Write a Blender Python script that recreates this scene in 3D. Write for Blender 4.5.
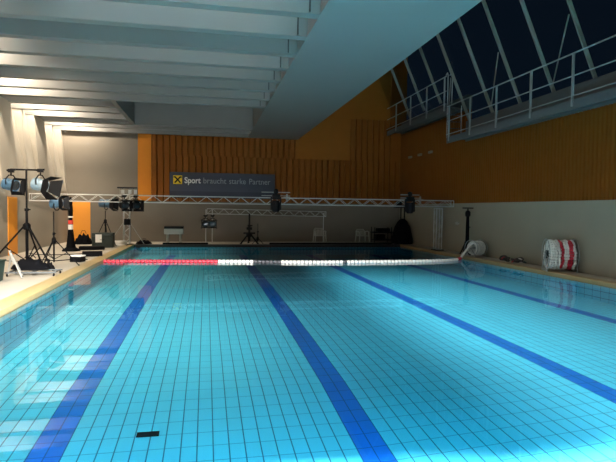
import bpy, bmesh, math, random
from mathutils import Vector, Matrix
random.seed(7)
S = bpy.context.scene
COL = S.collection
for o in list(bpy.data.objects):
    bpy.data.objects.remove(o, do_unlink=True)

# ------------------------------------------------------------------ camera
CAM_H = 1.7
R_ = Vector((0.98125277, -0.19232005, 0.01248976))
U_ = Vector((-0.00458729, 0.0414808, 0.99912877))
F_ = Vector((0.19267058, 0.98045517, -0.03982092))
cd = bpy.data.cameras.new('camera')
cam = bpy.data.objects.new('camera', cd)
COL.objects.link(cam)
cd.sensor_fit = 'HORIZONTAL'
cd.sensor_width = 36.0
cd.lens = 520.0 / 616.0 * 36.0
cd.clip_end = 300
m = Matrix(((R_.x, U_.x, -F_.x, 0), (R_.y, U_.y, -F_.y, 0), (R_.z, U_.z, -F_.z, 0), (0, 0, 0, 1)))
cam.matrix_world = Matrix.Translation((0, 0, CAM_H)) @ m
S.camera = cam

# ------------------------------------------------------------------ world, lights, exposure
w = bpy.data.worlds.new('night_sky')
S.world = w
w.use_nodes = True
bg = w.node_tree.nodes['Background']
bg.inputs[0].default_value = (0.10, 0.22, 0.42, 1)
bg.inputs[1].default_value = 0.025
S.view_settings.view_transform = 'Standard'
S.view_settings.look = 'None'
S.view_settings.exposure = 0.08
S.view_settings.gamma = 1.0
S.view_settings.use_curve_mapping = False


def area(name, loc, aim, sx, sy, power, color, spread=180):
    l = bpy.data.lights.new(name, 'AREA')
    l.shape = 'RECTANGLE'
    l.size = sx
    l.size_y = sy
    l.energy = power
    l.color = color
    l.spread = math.radians(spread)
    o = bpy.data.objects.new(name, l)
    COL.objects.link(o)
    o.location = loc
    o.rotation_euler = (Vector(aim) - Vector(loc)).to_track_quat('-Z', 'Y').to_euler()
    return o


def spot(name, loc, aim, power, color, angle, blend=0.6, r=0.25):
    l = bpy.data.lights.new(name, 'SPOT')
    l.energy = power
    l.color = color
    l.spot_size = math.radians(angle)
    l.spot_blend = blend
    l.shadow_soft_size = r
    o = bpy.data.objects.new(name, l)
    COL.objects.link(o)
    o.location = loc
    o.rotation_euler = (Vector(aim) - Vector(loc)).to_track_quat('-Z', 'Y').to_euler()
    return o


# unseen lights added between beams and in the high roof to brighten the pool
for k in range(-2, 7):
    area('bay_fill', (-0.6, 9.65 + 1.26 * k + 0.55, 6.5), (-0.6, 9.65 + 1.26 * k + 0.55, 0.0), 4.4, 0.3, (46, 46, 44, 36, 26, 14, 6, 3, 3)[k + 2], (0.92, 0.98, 1.0), 100)
for y, pw in ((0.0, 40), (4.0, 60), (8.0, 90), (12.0, 95), (15.5, 65)):
    area('roof_fill', (5.6, y, 12.1), (4.6, y, 0.0), 1.6, 1.6, pw, (0.92, 0.98, 1.0), 52)
# unseen film lamps behind the photographer flood the near half of the pool;
# two spots added over the water brighten the left wall and deck
area('pool_flood', (0.2, -2.4, 5.0), (-0.1, 4.2, 0.0), 2.4, 1.0, 5600, (0.95, 0.99, 1.0), 52)
area('pool_flood', (3.8, -2.4, 5.0), (3.8, 4.3, 0.0), 2.4, 1.0, 2500, (0.95, 0.99, 1.0), 52)
spot('wall_wash', (0.4, 7.0, 3.2), (-6.6, 20.5, 3.2), 9000, (1.0, 0.83, 0.62), 30, 1.0, 0.15)
spot('deck_wash', (-1.6, 1.0, 4.4), (-6.0, 18.5, 0.9), 3000, (1.0, 0.84, 0.62), 26, 1.0, 0.2)
# warm lamps set high in the open bays next to the left wall
for y in (5.2, 6.4, 9.0, 10.2, 12.8, 14.0, 16.55, 17.8, 20.35, 21.65, 24.05, 25.4):
    area('cove_lamp', (-5.9, y - .3, 6.35), (-5.9, y + .5, 5.5), 1.0, 0.3, 230, (1.0, 0.87, 0.70), 150)


# ------------------------------------------------------------------ materials
def new_mat(name):
    mt = bpy.data.materials.new(name)
    mt.use_nodes = True
    nt = mt.node_tree
    b = nt.nodes['Principled BSDF']
    return mt, nt, b


def mat(name, col, rough=0.6, metal=0.0, noise=0.0, scale=4.0, bump=0.0, spec=None):
    mt, nt, b = new_mat(name)
    b.inputs['Base Color'].default_value = (*col, 1)
    b.inputs['Roughness'].default_value = rough
    b.inputs['Metallic'].default_value = metal
    if spec is not None:
        b.inputs['Specular IOR Level'].default_value = spec
    tc = nt.nodes.new('ShaderNodeTexCoord')
    nz = nt.nodes.new('ShaderNodeTexNoise')
    nz.inputs['Scale'].default_value = scale
    nz.inputs['Detail'].default_value = 5
    nt.links.new(tc.outputs['Object'], nz.inputs['Vector'])
    if noise > 0:
        rp = nt.nodes.new('ShaderNodeMapRange')
        rp.inputs['To Min'].default_value = 1 - noise
        rp.inputs['To Max'].default_value = 1 + noise
        nt.links.new(nz.outputs['Fac'], rp.inputs['Value'])
        mx = nt.nodes.new('ShaderNodeVectorMath')
        mx.operation = 'SCALE'
        mx.inputs[0].default_value = col
        nt.links.new(rp.outputs['Result'], mx.inputs['Scale'])
        nt.links.new(mx.outputs['Vector'], b.inputs['Base Color'])
    if bump > 0:
        bp = nt.nodes.new('ShaderNodeBump')
        bp.inputs['Strength'].default_value = bump
        bp.inputs['Distance'].default_value = 0.01
        nt.links.new(nz.outputs['Fac'], bp.inputs['Height'])
        nt.links.new(bp.outputs['Normal'], b.inputs['Normal'])
    return mt


def grid_mat(name, tile, grout, px, py, gx, gy, axes=(0, 1), stripes=None, rough=0.35, grout2=None, ox=0.0, oy=0.0):
    """tiles of px by py metres with grout lines; optional lane stripes across X"""
    mt, nt, b = new_mat(name)
    b.inputs['Roughness'].default_value = rough
    tc = nt.nodes.new('ShaderNodeTexCoord')
    sp = nt.nodes.new('ShaderNodeSeparateXYZ')
    nt.links.new(tc.outputs['Object'], sp.inputs[0])

    def M(op, a, bb=None):
        n = nt.nodes.new('ShaderNodeMath')
        n.operation = op
        for i, v in enumerate((a, bb)):
            if v is None:
                continue
            if isinstance(v, (int, float)):
                n.inputs[i].default_value = v
            else:
                nt.links.new(v, n.inputs[i])
        return n.outputs[0]
    X, Y = sp.outputs[axes[0]], sp.outputs[axes[1]]

    def line(c, p, g, o):
        fr = M('FRACT', M('DIVIDE', M('ADD', c, 100 * p - o), p))
        d = M('MULTIPLY', M('ABSOLUTE', M('SUBTRACT', fr, 0.5)), p)   # p/2 at the joint
        return M('GREATER_THAN', d, p / 2 - g / 2)
    lx, ly = line(X, px, gx, ox), line(Y, py, gy, oy)
    nz = nt.nodes.new('ShaderNodeTexNoise')
    nz.inputs['Scale'].default_value = 1.4
    nt.links.new(tc.outputs['Object'], nz.inputs['Vector'])
    vr = nt.nodes.new('ShaderNodeMapRange')
    vr.inputs['To Min'].default_value = 0.93
    vr.inputs['To Max'].default_value = 1.07
    nt.links.new(nz.outputs['Fac'], vr.inputs['Value'])

    def mix(fac, a, bb):
        n = nt.nodes.new('ShaderNodeMix')
        n.data_type = 'RGBA'
        nt.links.new(fac, n.inputs['Factor'])
        for i, v in ((6, a), (7, bb)):
            if isinstance(v, tuple):
                n.inputs[i].default_value = (*v, 1)
            else:
                nt.links.new(v, n.inputs[i])
        return n.outputs[2]
    base = tile
    gcol = grout
    if stripes:
        c0, pitch, half, scol, sgrout = stripes
        fr = M('FRACT', M('DIVIDE', M('ADD', X, 100 * pitch - c0 + pitch / 2), pitch))
        d = M('MULTIPLY', M('ABSOLUTE', M('SUBTRACT', fr, 0.5)), pitch)
        isS = M('LESS_THAN', d, half)
        base = mix(isS, tile, scol)
        gcol = mix(isS, grout, sgrout)
    c = mix(ly, base, grout2 if (grout2 and not stripes) else gcol)
    if grout2 and stripes:
        g2 = mix(isS, grout2, stripes[4])
        c = mix(ly, base, g2)
    c = mix(lx, c, gcol)
    sc = nt.nodes.new('ShaderNodeVectorMath')
    sc.operation = 'SCALE'
    nt.links.new(c, sc.inputs[0])
    nt.links.new(vr.outputs['Result'], sc.inputs['Scale'])
    nt.links.new(sc.outputs['Vector'], b.inputs['Base Color'])
    return mt


M_CONC = mat('painted_concrete', (0.27, 0.24, 0.195), 0.8, noise=0.06, scale=1.5)
M_CEIL = mat('ceiling_paint', (0.145, 0.138, 0.125), 0.75, noise=0.04, scale=2)
M_SLAB = mat('slab_paint', (0.165, 0.155, 0.145), 0.6, noise=0.03, scale=1)
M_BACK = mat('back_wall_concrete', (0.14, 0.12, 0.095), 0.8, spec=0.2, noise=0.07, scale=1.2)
M_ORANGE = mat('orange_board', (0.45, 0.15, 0.008), 0.6, spec=0.2, noise=0.08, scale=3)
M_ORANGE_SHADE = mat('shaded_orange_board', (0.22, 0.072, 0.006), 0.7, noise=0.06, scale=2, spec=0.15)  # orange board with the dimness of the upper back wall put into its colour
M_SLAT = mat('orange_slats', (0.17, 0.050, 0.0035), 0.7, spec=0.15, noise=0.12, scale=2)
M_SLAT_GAP = mat('slat_backing', (0.18, 0.054, 0.005), 0.8, spec=0.1)
M_DECK = mat('deck_tile', (0.36, 0.32, 0.26), 0.45, noise=0.08, scale=3)
M_COPE = mat('coping_ceramic', (0.31, 0.22, 0.095), 0.4, noise=0.10, scale=6)
M_DARK = mat('dark_gutter', (0.02, 0.018, 0.016), 0.6)
M_TILE = grid_mat('pool_floor_tile', (0.14, 0.71, 0.86), (0.015, 0.16, 0.27), 0.155, 0.27, 0.013, 0.011,
                  stripes=(-1.47, 3.1, 0.155, (0.007, 0.15, 0.60), (0.004, 0.045, 0.22)), ox=-1.47, grout2=(0.05, 0.34, 0.50))
M_TILEW = grid_mat('pool_wall_tile', (0.14, 0.71, 0.86), (0.015, 0.16, 0.27), 0.27, 0.155, 0.013, 0.013, axes=(1, 2))
M_TILEB = grid_mat('pool_end_tile', (0.14, 0.71, 0.86), (0.015, 0.16, 0.27), 0.155, 0.155, 0.013, 0.013, axes=(0, 2))
M_STEEL = mat('galvanised_steel', (0.30, 0.30, 0.285), 0.5, 0.3, noise=0.08, scale=9)
M_ALU = mat('truss_aluminium', (0.42, 0.42, 0.40), 0.4, 0.45, noise=0.05, scale=12)
M_CHROME = mat('bright_metal', (0.75, 0.75, 0.74), 0.22, 0.9)
M_BLACK = mat('black_metal', (0.005, 0.005, 0.006), 0.6, spec=0.08)
M_BLACKC = mat('black_cloth', (0.004, 0.004, 0.005), 0.9, spec=0.05, noise=0.3, scale=8, bump=0.4)
M_BLUE = mat('lamp_blue', (0.05, 0.11, 0.18), 0.35, 0.1, noise=0.1, scale=8)
M_PALEBLUE = mat('lamp_pale_blue', (0.17, 0.24, 0.30), 0.4, 0.1)
M_WHITE = mat('white_plastic', (0.30, 0.285, 0.25), 0.6)
M_PALE = mat('pale_chair_plastic', (0.34, 0.32, 0.26), 0.6)
M_FLOATW = mat('white_float', (0.62, 0.59, 0.54), 0.45, noise=0.1, scale=6)
M_FLOATR = mat('red_float', (0.50, 0.015, 0.035), 0.45, noise=0.1, scale=6)
M_FLOATK = mat('dark_float', (0.035, 0.035, 0.04), 0.5)
M_RED = mat('red_tape', (0.6, 0.03, 0.02), 0.5)
M_GREEN = mat('green_plastic', (0.006, 0.035, 0.028), 0.5)
M_DKGREEN = mat('dark_green_plastic', (0.004, 0.012, 0.009), 0.6)
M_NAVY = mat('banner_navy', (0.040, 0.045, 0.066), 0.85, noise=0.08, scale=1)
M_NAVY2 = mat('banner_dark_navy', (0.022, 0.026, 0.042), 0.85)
M_YEL = mat('banner_yellow', (0.80, 0.56, 0.01), 0.6)
M_LETTER = mat('banner_letter', (0.30, 0.31, 0.32), 0.6)
M_LETTERW = mat('banner_letter_white', (0.72, 0.72, 0.70), 0.6)
M_MULL = mat('mullion_paint', (0.19, 0.175, 0.145), 0.6, noise=0.1, scale=5)
M_WHITEPAPER = mat('white_paper', (0.75, 0.73, 0.70), 0.8)
M_DOOR = mat('orange_door', (0.66, 0.25, 0.02), 0.5, noise=0.05, scale=2)
M_GREYP = mat('grey_paint', (0.42, 0.41, 0.40), 0.7, noise=0.05, scale=2)
M_GREYD = mat('dark_grey_paint', (0.085, 0.09, 0.09), 0.6, noise=0.06)
M_LENS = mat('lamp_lens', (0.02, 0.022, 0.025), 0.12)


def water_mat():
    mt = bpy.data.materials.new('pool_water')
    mt.use_nodes = True
    nt = mt.node_tree
    nt.nodes.clear()
    out = nt.nodes.new('ShaderNodeOutputMaterial')
    tr = nt.nodes.new('ShaderNodeBsdfTransparent')
    tr.inputs[0].default_value = (0.90, 0.98, 1.0, 1)
    gl = nt.nodes.new('ShaderNodeBsdfGlossy')
    gl.inputs['Roughness'].default_value = 0.0
    fr = nt.nodes.new('ShaderNodeFresnel')
    fr.inputs['IOR'].default_value = 1.33
    tc = nt.nodes.new('ShaderNodeTexCoord')
    mp = nt.nodes.new('ShaderNodeMapping')
    mp.inputs['Scale'].default_value = (0.9, 0.9, 1)
    nz = nt.nodes.new('ShaderNodeTexNoise')
    nz.inputs['Scale'].default_value = 1.1
    nz.inputs['Detail'].default_value = 2
    bp = nt.nodes.new('ShaderNodeBump')
    bp.inputs['Strength'].default_value = 0.10
    bp.inputs['Distance'].default_value = 0.02
    mx = nt.nodes.new('ShaderNodeMixShader')
    L = nt.links.new
    L(tc.outputs['Object'], mp.inputs['Vector'])
    L(mp.outputs['Vector'], nz.inputs['Vector'])
    L(nz.outputs['Fac'], bp.inputs['Height'])
    L(bp.outputs['Normal'], gl.inputs['Normal'])
    L(fr.outputs[0], mx.inputs[0])
    L(tr.outputs[0], mx.inputs[1])
    L(gl.outputs[0], mx.inputs[2])
    L(mx.outputs[0], out.inputs['Surface'])
    return mt


def glass_mat():
    mt = bpy.data.materials.new('skylight_glass')
    mt.use_nodes = True
    nt = mt.node_tree
    nt.nodes.clear()
    out = nt.nodes.new('ShaderNodeOutputMaterial')
    tr = nt.nodes.new('ShaderNodeBsdfTransparent')
    tr.inputs[0].default_value = (0.75, 0.82, 0.85, 1)
    gl = nt.nodes.new('ShaderNodeBsdfGlossy')
    gl.inputs['Roughness'].default_value = 0.05
    fr = nt.nodes.new('ShaderNodeFresnel')
    fr.inputs['IOR'].default_value = 1.06
    mx = nt.nodes.new('ShaderNodeMixShader')
    L = nt.links.new
    L(fr.outputs[0], mx.inputs[0])
    L(tr.outputs[0], mx.inputs[1])
    L(gl.outputs[0], mx.inputs[2])
    L(mx.outputs[0], out.inputs['Surface'])
    return mt


M_WATER = water_mat()
M_GLASS = glass_mat()


# ------------------------------------------------------------------ mesh helpers
class MB:
    def __init__(s):
        s.bm = bmesh.new()

    def box(s, x0, x1, y0, y1, z0, z1):
        v = [s.bm.verts.new(p) for p in ((x0, y0, z0), (x1, y0, z0), (x1, y1, z0), (x0, y1, z0),
                                         (x0, y0, z1), (x1, y0, z1), (x1, y1, z1), (x0, y1, z1))]
        for f in ((0, 3, 2, 1), (4, 5, 6, 7), (0, 1, 5, 4), (1, 2, 6, 5), (2, 3, 7, 6), (3, 0, 4, 7)):
            s.bm.faces.new([v[i] for i in f])
        return s

    def cbox(s, c, d):
        return s.box(c[0] - d[0] / 2, c[0] + d[0] / 2, c[1] - d[1] / 2, c[1] + d[1] / 2, c[2] - d[2] / 2, c[2] + d[2] / 2)

    def quad(s, *ps):
        s.bm.faces.new([s.bm.verts.new(p) for p in ps])
        return s

    def hexa(s, bot, top):
        """solid between two quads (same winding)"""
        v = [s.bm.verts.new(p) for p in list(bot) + list(top)]
        for f in ((0, 3, 2, 1), (4, 5, 6, 7), (0, 1, 5, 4), (1, 2, 6, 5), (2, 3, 7, 6), (3, 0, 4, 7)):
            s.bm.faces.new([v[i] for i in f])
        return s

    def tube(s, pts, r, n=8, caps=True):
        pts = [Vector(p) for p in pts]
        if not isinstance(r, (list, tuple)):
            r = [r] * len(pts)
        rings = []
        a = None
        for i, p in enumerate(pts):
            if i == 0:
                t = pts[1] - pts[0]
            elif i == len(pts) - 1:
                t = pts[-1] - pts[-2]
            else:
                t = (pts[i + 1] - p).normalized() + (p - pts[i - 1]).normalized()
            t.normalize()
            if a is None:
                a = t.orthogonal().normalized()
            else:
                a = (a - t * a.dot(t))
                a = a.normalized() if a.length > 1e-6 else t.orthogonal().normalized()
            b = t.cross(a)
            rings.append([s.bm.verts.new(p + (a * math.cos(2 * math.pi * k / n) + b * math.sin(2 * math.pi * k / n)) * r[i]) for k in range(n)])
        for q in range(len(rings) - 1):
            for k in range(n):
                s.bm.faces.new((rings[q][k], rings[q][(k + 1) % n], rings[q + 1][(k + 1) % n], rings[q + 1][k]))
        if caps:
            s.bm.faces.new(rings[0][::-1])
            s.bm.faces.new(rings[-1])
        return s

    def bar(s, a, b, r, n=8):
        return s.tube([a, b], r, n)

    def beam(s, a, b, w_, h_, up=(0, 0, 1)):
        """rectangular bar from a to b, w_ across, h_ along up"""
        a, b = Vector(a), Vector(b)
        t = (b - a).normalized()
        u = Vector(up)
        x = t.cross(u).normalized()
        u = x.cross(t).normalized()
        q = lambda p: [p - x * w_ / 2 - u * h_ / 2, p + x * w_ / 2 - u * h_ / 2, p + x * w_ / 2 + u * h_ / 2, p - x * w_ / 2 + u * h_ / 2]
        return s.hexa(q(a), q(b))

    def lathe(s, prof, n=20, M=None, wob=0.0, lobes=5):
        M = M or Matrix()
        rings = []
        for (r, z) in prof:
            ring = []
            for k in range(n):
                th = 2 * math.pi * k / n
                rr = r * (1 + wob * math.sin(lobes * th + z * 3))
                ring.append(s.bm.verts.new(M @ Vector((rr * math.cos(th), rr * math.sin(th), z))))
            rings.append(ring)
        for q in range(len(rings) - 1):
            for k in range(n):
                s.bm.faces.new((rings[q][k], rings[q][(k + 1) % n], rings[q + 1][(k + 1) % n], rings[q + 1][k]))
        s.bm.faces.new(rings[0][::-1])
        s.bm.faces.new(rings[-1])
        return s

    def ring(s, c, axis, R, r, n=28, m_=8):
        c, ax = Vector(c), Vector(axis).normalized()
        a = ax.orthogonal().normalized()
        b = ax.cross(a)
        pr = None
        first = None
        for k in range(n):
            th = 2 * math.pi * k / n
            rad = a * math.cos(th) + b * math.sin(th)
            rg = [s.bm.verts.new(c + rad * (R + r * math.cos(2 * math.pi * j / m_)) + ax * (r * math.sin(2 * math.pi * j / m_))) for j in range(m_)]
            if pr:
                for j in range(m_):
                    s.bm.faces.new((pr[j], pr[(j + 1) % m_], rg[(j + 1) % m_], rg[j]))
            else:
                first = rg
            pr = rg
        for j in range(m_):
            s.bm.faces.new((pr[j], pr[(j + 1) % m_], first[(j + 1) % m_], first[j]))
        return s

    def build(s, name, material, parent=None, smooth=False, bevel=0.0):
        bmesh.ops.recalc_face_normals(s.bm, faces=s.bm.faces)
        me = bpy.data.meshes.new(name)
        s.bm.to_mesh(me)
        s.bm.free()
        me.materials.append(material)
        if smooth:
            for p in me.polygons:
                p.use_smooth = True
            try:
                me.set_sharp_from_angle(angle=math.radians(40))
            except Exception:
                pass
        o = bpy.data.objects.new(name, me)
        COL.objects.link(o)
        if parent:
            o.parent = parent
        if bevel > 0:
            b = o.modifiers.new('bevel', 'BEVEL')
            b.width = bevel
            b.segments = 2
            b.limit_method = 'ANGLE'
        return o


def tag(o, label=None, cat=None, group=None, kind=None):
    if label: o['label'] = label
    if cat: o['category'] = cat
    if group: o['group'] = group
    if kind: o['kind'] = kind
    return o


def thing(name, label, cat, loc=(0, 0, 0), rz=0.0, group=None):
    o = bpy.data.objects.new(name, None)
    o.empty_display_size = 0.1
    COL.objects.link(o)
    o.location = loc
    o.rotation_euler = (0, 0, rz)
    return tag(o, label, cat, group)


def struct(name, mb, mt, parent=None, bevel=0.0, label=None):
    o = mb.build(name, mt, parent, bevel=bevel)
    if parent is None:
        o['kind'] = 'structure'
        if label: o['label'] = label
    return o


def sthing(name, label):
    o = bpy.data.objects.new(name, None)
    COL.objects.link(o)
    o['kind'] = 'structure'
    o['label'] = label
    return o


def dup(o, parent=None):
    c = o.copy()
    COL.objects.link(c)
    if parent:
        c.parent = parent
    for ch in list(o.children):
        dup(ch, c)
    return c


# ------------------------------------------------------------------ main dimensions (metres)
PX0, PX1, PY0, PY1 = -3.12, 9.28, -1.0, 23.9        # pool water
DZ = 0.08                                            # deck level above the water
WL, WR, WB, WF = -6.4, 10.1, 26.2, -3.0              # walls
ZO = 2.06                                            # lower edge of the orange cladding
ZC = 5.27                                            # underside of beams and slab

# ------------------------------------------------------------------ pool basin
def floor_z(x, y):
    pts = [(-1, .55), (3.0, .45), (4, .33), (5, .25), (6.5, .14), (8.5, .08), (11, .03), (14, 0.0), (30, 0.0)]
    e = 0
    for (a, ea), (b, eb) in zip(pts, pts[1:]):
        if a <= y <= b:
            e = ea + (eb - ea) * (y - a) / (b - a)
    wx = 1.0 if x < 1.6 else (1.0 - 0.8 * (x - 1.6) / 3.1 if x < 4.7 else max(0.0, 0.2 * (1 - (x - 4.7) / 3.1)))
    return -0.39 - e * wx


mb = MB()
nx, ny = 40, 80
grid = []
for j in range(ny + 1):
    y = PY0 + (PY1 - PY0) * j / ny
    grid.append([mb.bm.verts.new((PX0 + (PX1 - PX0) * i / nx, y, floor_z(PX0 + (PX1 - PX0) * i / nx, y))) for i in range(nx + 1)])
for j in range(ny):
    for i in range(nx):
        mb.bm.faces.new((grid[j][i], grid[j][i + 1], grid[j + 1][i + 1], grid[j + 1][i]))
struct('floor_pool', mb, M_TILE, label='light blue tiled pool bottom with dark blue lane stripes')
struct('wall_pool_left', MB().box(PX0 - 0.3, PX0, PY0, PY1, -1.2, -0.03), M_TILEW)
struct('wall_pool_right', MB().box(PX1, PX1 + 0.3, PY0, PY1, -1.2, -0.03), M_TILEW)
struct('wall_pool_far', MB().box(PX0 - 0.3, PX1 + 0.3, PY1, PY1 + 0.3, -1.2, -0.03), M_TILEB)
struct('wall_pool_near', MB().box(PX0 - 0.3, PX1 + 0.3, PY0 - 0.3, PY0, -1.2, -0.03), M_TILEB)
wt = MB().quad((PX0, PY0, 0), (PX1, PY0, 0), (PX1, PY1, 0), (PX0, PY1, 0)).build('pool_water', M_WATER)
tag(wt, 'calm clear water filling the swimming pool', 'water', kind='stuff')
struct('floor', MB().box(WL - 1.6, PX0 - 0.36, WF, WB, -0.3, DZ).box(PX1 + 0.30, WR + .3, WF, WB, -0.3, DZ)
       .box(PX0 - 0.36, PX1 + 0.30, PY1 + 0.3, WB, -0.3, DZ).box(PX0 - 0.36, PX1 + .30, WF, PY0 - 0.3, -0.3, DZ), M_DECK,
       label='pale tiled deck around the pool')
struct('trim_1', MB().box(PX0 - 0.36, PX0 + 0.01, PY0, PY1, -0.03, DZ + 0.012), M_COPE, bevel=0.012, label='tan ceramic coping along the left pool edge')
struct('trim_2', MB().box(PX1 - 0.01, PX1 + 0.30, PY0, PY1, -0.03, DZ + 0.012), M_COPE, bevel=0.012, label='tan ceramic coping along the right pool edge')
struct('trim_3', MB().box(PX0 - 0.36, PX1 + .30, PY1 - 0.005, PY1 + 0.30, -0.03, DZ + 0.012), M_DARK, label='dark gutter edge at the far end of the pool')
dr = MB().box(-0.11, 0.11, -0.05, 0.05, 0, 0.012)
dr = dr.build('pool_drain', M_BLACK)
dr.location = (-0.57, 5.42, floor_z(-0.57, 5.42) + 0.004)
tag(dr, 'small black rectangular drain in the pool bottom', 'drain')

# ------------------------------------------------------------------ walls
TOPZ = 13.0
# left wall: upright below, leaning outwards above, with ribs
mb = MB()
mb.hexa([(WL - 0.25, WF, -0.3), (WL, WF, -0.3), (WL, WB, -0.3), (WL - 0.25, WB, -0.3)],
        [(WL - 0.25, WF, 2.45), (WL, WF, 2.45), (WL, WB, 2.45), (WL - 0.25, WB, 2.45)])
mb.hexa([(WL - 0.25, WF, 2.45), (WL, WF, 2.45), (WL, WB, 2.45), (WL - 0.25, WB, 2.45)],
        [(WL - 1.05, WF, 6.7), (WL - 0.80, WF, 6.7), (WL - 0.80, WB, 6.7), (WL - 1.05, WB, 6.7)])
wl = struct('wall_left', mb, M_CONC, label='cream left wall leaning outwards above head height with ribs')
PORT = [(3.11, 4.61), (6.89, 8.39), (10.67, 12.17), (14.45, 15.95), (18.23, 19.73), (22.16, 23.50), (25.95, 26.2)]
for y0, y1 in PORT + [(y - .2, y) for y in (5.87, 9.65, 13.43, 17.21, 20.95, 24.75)]:
    b = MB()
    b.hexa([(WL - 0.2, y0, 2.35), (WL + 0.02, y0, 2.35), (WL + 0.02, y1, 2.35), (WL - 0.2, y1, 2.35)],
           [(WL - 0.9, y0, 5.3), (WL - 0.22, y0, 5.3), (WL - 0.22, y1, 5.3), (WL - 0.9, y1, 5.3)])
    b.build('rib', M_CONC, wl)
# grey pilaster and orange door in the left wall
struct('door_1', MB().box(WL - 0.02, WL + 0.03, 18.68, 19.50, DZ, 2.02), M_DOOR, label='orange door in the left wall behind the tall lamp stand')
# back wall
bw = sthing('wall_back', 'back wall with grey base and orange slatted cladding above')
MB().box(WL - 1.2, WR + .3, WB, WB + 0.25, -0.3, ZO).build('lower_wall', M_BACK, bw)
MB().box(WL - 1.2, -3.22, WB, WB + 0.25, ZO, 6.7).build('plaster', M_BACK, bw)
MB().box(-3.22, WR + .3, WB + 0.06, WB + 0.25, ZO, TOPZ).build('cladding_backing', M_SLAT_GAP, bw)
MB().box(-3.22, -2.60, WB - 0.02, WB + 0.06, ZO, 6.7).build('flat_panel', M_ORANGE, bw)


def slats(x0, x1, z0, z1, y, pitch=0.30, depth=0.07):
    b = MB()
    n = int(round((x1 - x0) / pitch))
    for i in range(n):
        a = x0 + (x1 - x0) * i / n
        c = (x1 - x0) / n
        b.hexa([(a + .02, y, z0), (a + c - .07, y, z0), (a + c - .03, y + depth, z0), (a, y + depth, z0)],
               [(a + .02, y, z1), (a + c - .07, y, z1), (a + c - .03, y + depth, z1), (a, y + depth, z1)])
    return b


slats(-2.60, WR, ZO, 4.30, WB - 0.02).build('slat_board', M_SLAT, bw)
slats(-2.60, 4.45, 4.30, 6.5, WB - 0.02).build('slat_board', M_SLAT, bw)
MB().box(4.45, 7.32, WB - 0.02, WB + 0.06, 4.30, 6.45).build('flat_panel', M_ORANGE_SHADE, bw)
slats(7.32, 9.50, 4.30, 6.45, WB - 0.02).build('slat_board', M_SLAT, bw)
MB().box(4.45, 9.46, WB - 0.02, WB + 0.06, 6.45, 9.2).build('flat_panel', M_ORANGE_SHADE, bw)
MB().box(9.50, WR, WB - 0.02, WB + 0.06, 4.30, 9.2).build('flat_panel', M_SLAT, bw)
struct('door_2', MB().box(-6.29, -5.38, WB - 0.03, WB + 0.02, DZ, 1.97), M_DOOR, label='orange door at the left end of the back wall')
# right wall
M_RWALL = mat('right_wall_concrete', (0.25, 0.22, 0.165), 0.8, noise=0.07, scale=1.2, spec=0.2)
rw = sthing('wall_right', 'right wall with grey base and orange ribbed cladding above')
MB().box(WR, WR + 0.25, WF, WB, -0.3, ZO).build('lower_wall', M_RWALL, rw)
MB().box(WR + 0.06, WR + 0.25, WF, WB, ZO, 4.75).box(WR + 0.06, WR + .25, 19.2, WB, 4.75, 5.8).build('cladding_backing', M_SLAT_GAP, rw)
b = MB()
n = 190
for i in range(n):
    c = (WB - WF) / n
    a = WF + c * i
    zt = 5.75 if a > 19.3 else 4.50
    b.hexa([(WR + .07, a, ZO), (WR, a + .02, ZO), (WR, a + c - .045, ZO), (WR + .07, a + c - .025, ZO)],
           [(WR + .07, a, zt), (WR, a + .02, zt), (WR, a + c - .045, zt), (WR + .07, a + c - .025, zt)])
b.build('slat_board', M_SLAT, rw)
MB().box(WR, WR + 0.25, WF, 19.2, 4.5, 5.3).box(WR, WR + .25, 19.2, WB, 5.75, 6.35).build('upstand', M_GREYD, rw)
struct('wall_front', MB().box(WL - 1.2, WR + .3, WF - 0.25, WF, -0.3, TOPZ), M_CONC)

# ------------------------------------------------------------------ ceiling, beams, slab
ce = sthing('ceiling', 'grey ceiling with deep cross beams and a broad smooth duct slab')
MB().box(WL - 1.3, 2.2, WF, WB, 6.6, 6.8).build('upper_ceiling', M_CEIL, ce)
SX0, SX1 = 2.03, 4.55
MB().box(SX0, SX1, WF, WB, ZC, 6.6).build('slab', M_SLAB, ce)
ys = [9.65 + 1.26 * k for k in range(-9, 8)]
for y in ys:
    b = MB()
    b.hexa([(WL - 0.9, y - 0.24, ZC), (SX0, y - 0.24, ZC), (SX0, y, ZC), (WL - 0.9, y, ZC)],
           [(WL - 0.9, y - 0.30, 6.6), (SX0, y - 0.30, 6.6), (SX0, y + .06, 6.6), (WL - 0.9, y + .06, 6.6)])
    bo = b.build('beam', M_CEIL, ce)
    MB().box(1.815, 1.84, y - 0.285, y - 0.24, ZC + 0.02, ZC + 1.0).build('joint', M_DARK, bo)
for y0, y1 in PORT[:5]:
    MB().box(WL - 0.9, (SX0 if y1 < 19 else -3.15), y0 + .2, y1 - .2, ZC + 0.5, 6.6).build('soffit', M_CEIL, ce)
for y in (19.73, 20.95, 22.40):
    MB().box(WL - 0.9, -3.15, y - 0.24, y, ZC, 6.6).build('beam', M_CEIL, ce)
MB().box(WL - 0.9, -3.15, 22.3, 23.45, ZC + .14, 6.6).build('soffit', M_CEIL, ce)
MB().box(-3.15, -3.0, 18.47, 23.4, ZC, 6.6).build('recess_side', M_CEIL, ce)
MB().box(WL - 0.9, SX0, 23.3, 23.6, ZC, 6.6).build('beam', M_CEIL, ce)
MB().box(WL - 0.9, SX0, 24.55, 24.75, ZC, 6.6).build('beam', M_CEIL, ce)
MB().box(WL - 0.9, SX0, 26.0, WB, ZC, 6.6).build('beam', M_CEIL, ce)
# high roof right of the slab, out of sight above the glazing
MB().box(SX1 - 0.2, 7.2, WF, WB, 12.2, 12.4).box(SX1 - 0.2, SX1, WF, WB, 6.6, 12.2).build('high_roof', M_GREYP, ce)

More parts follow.
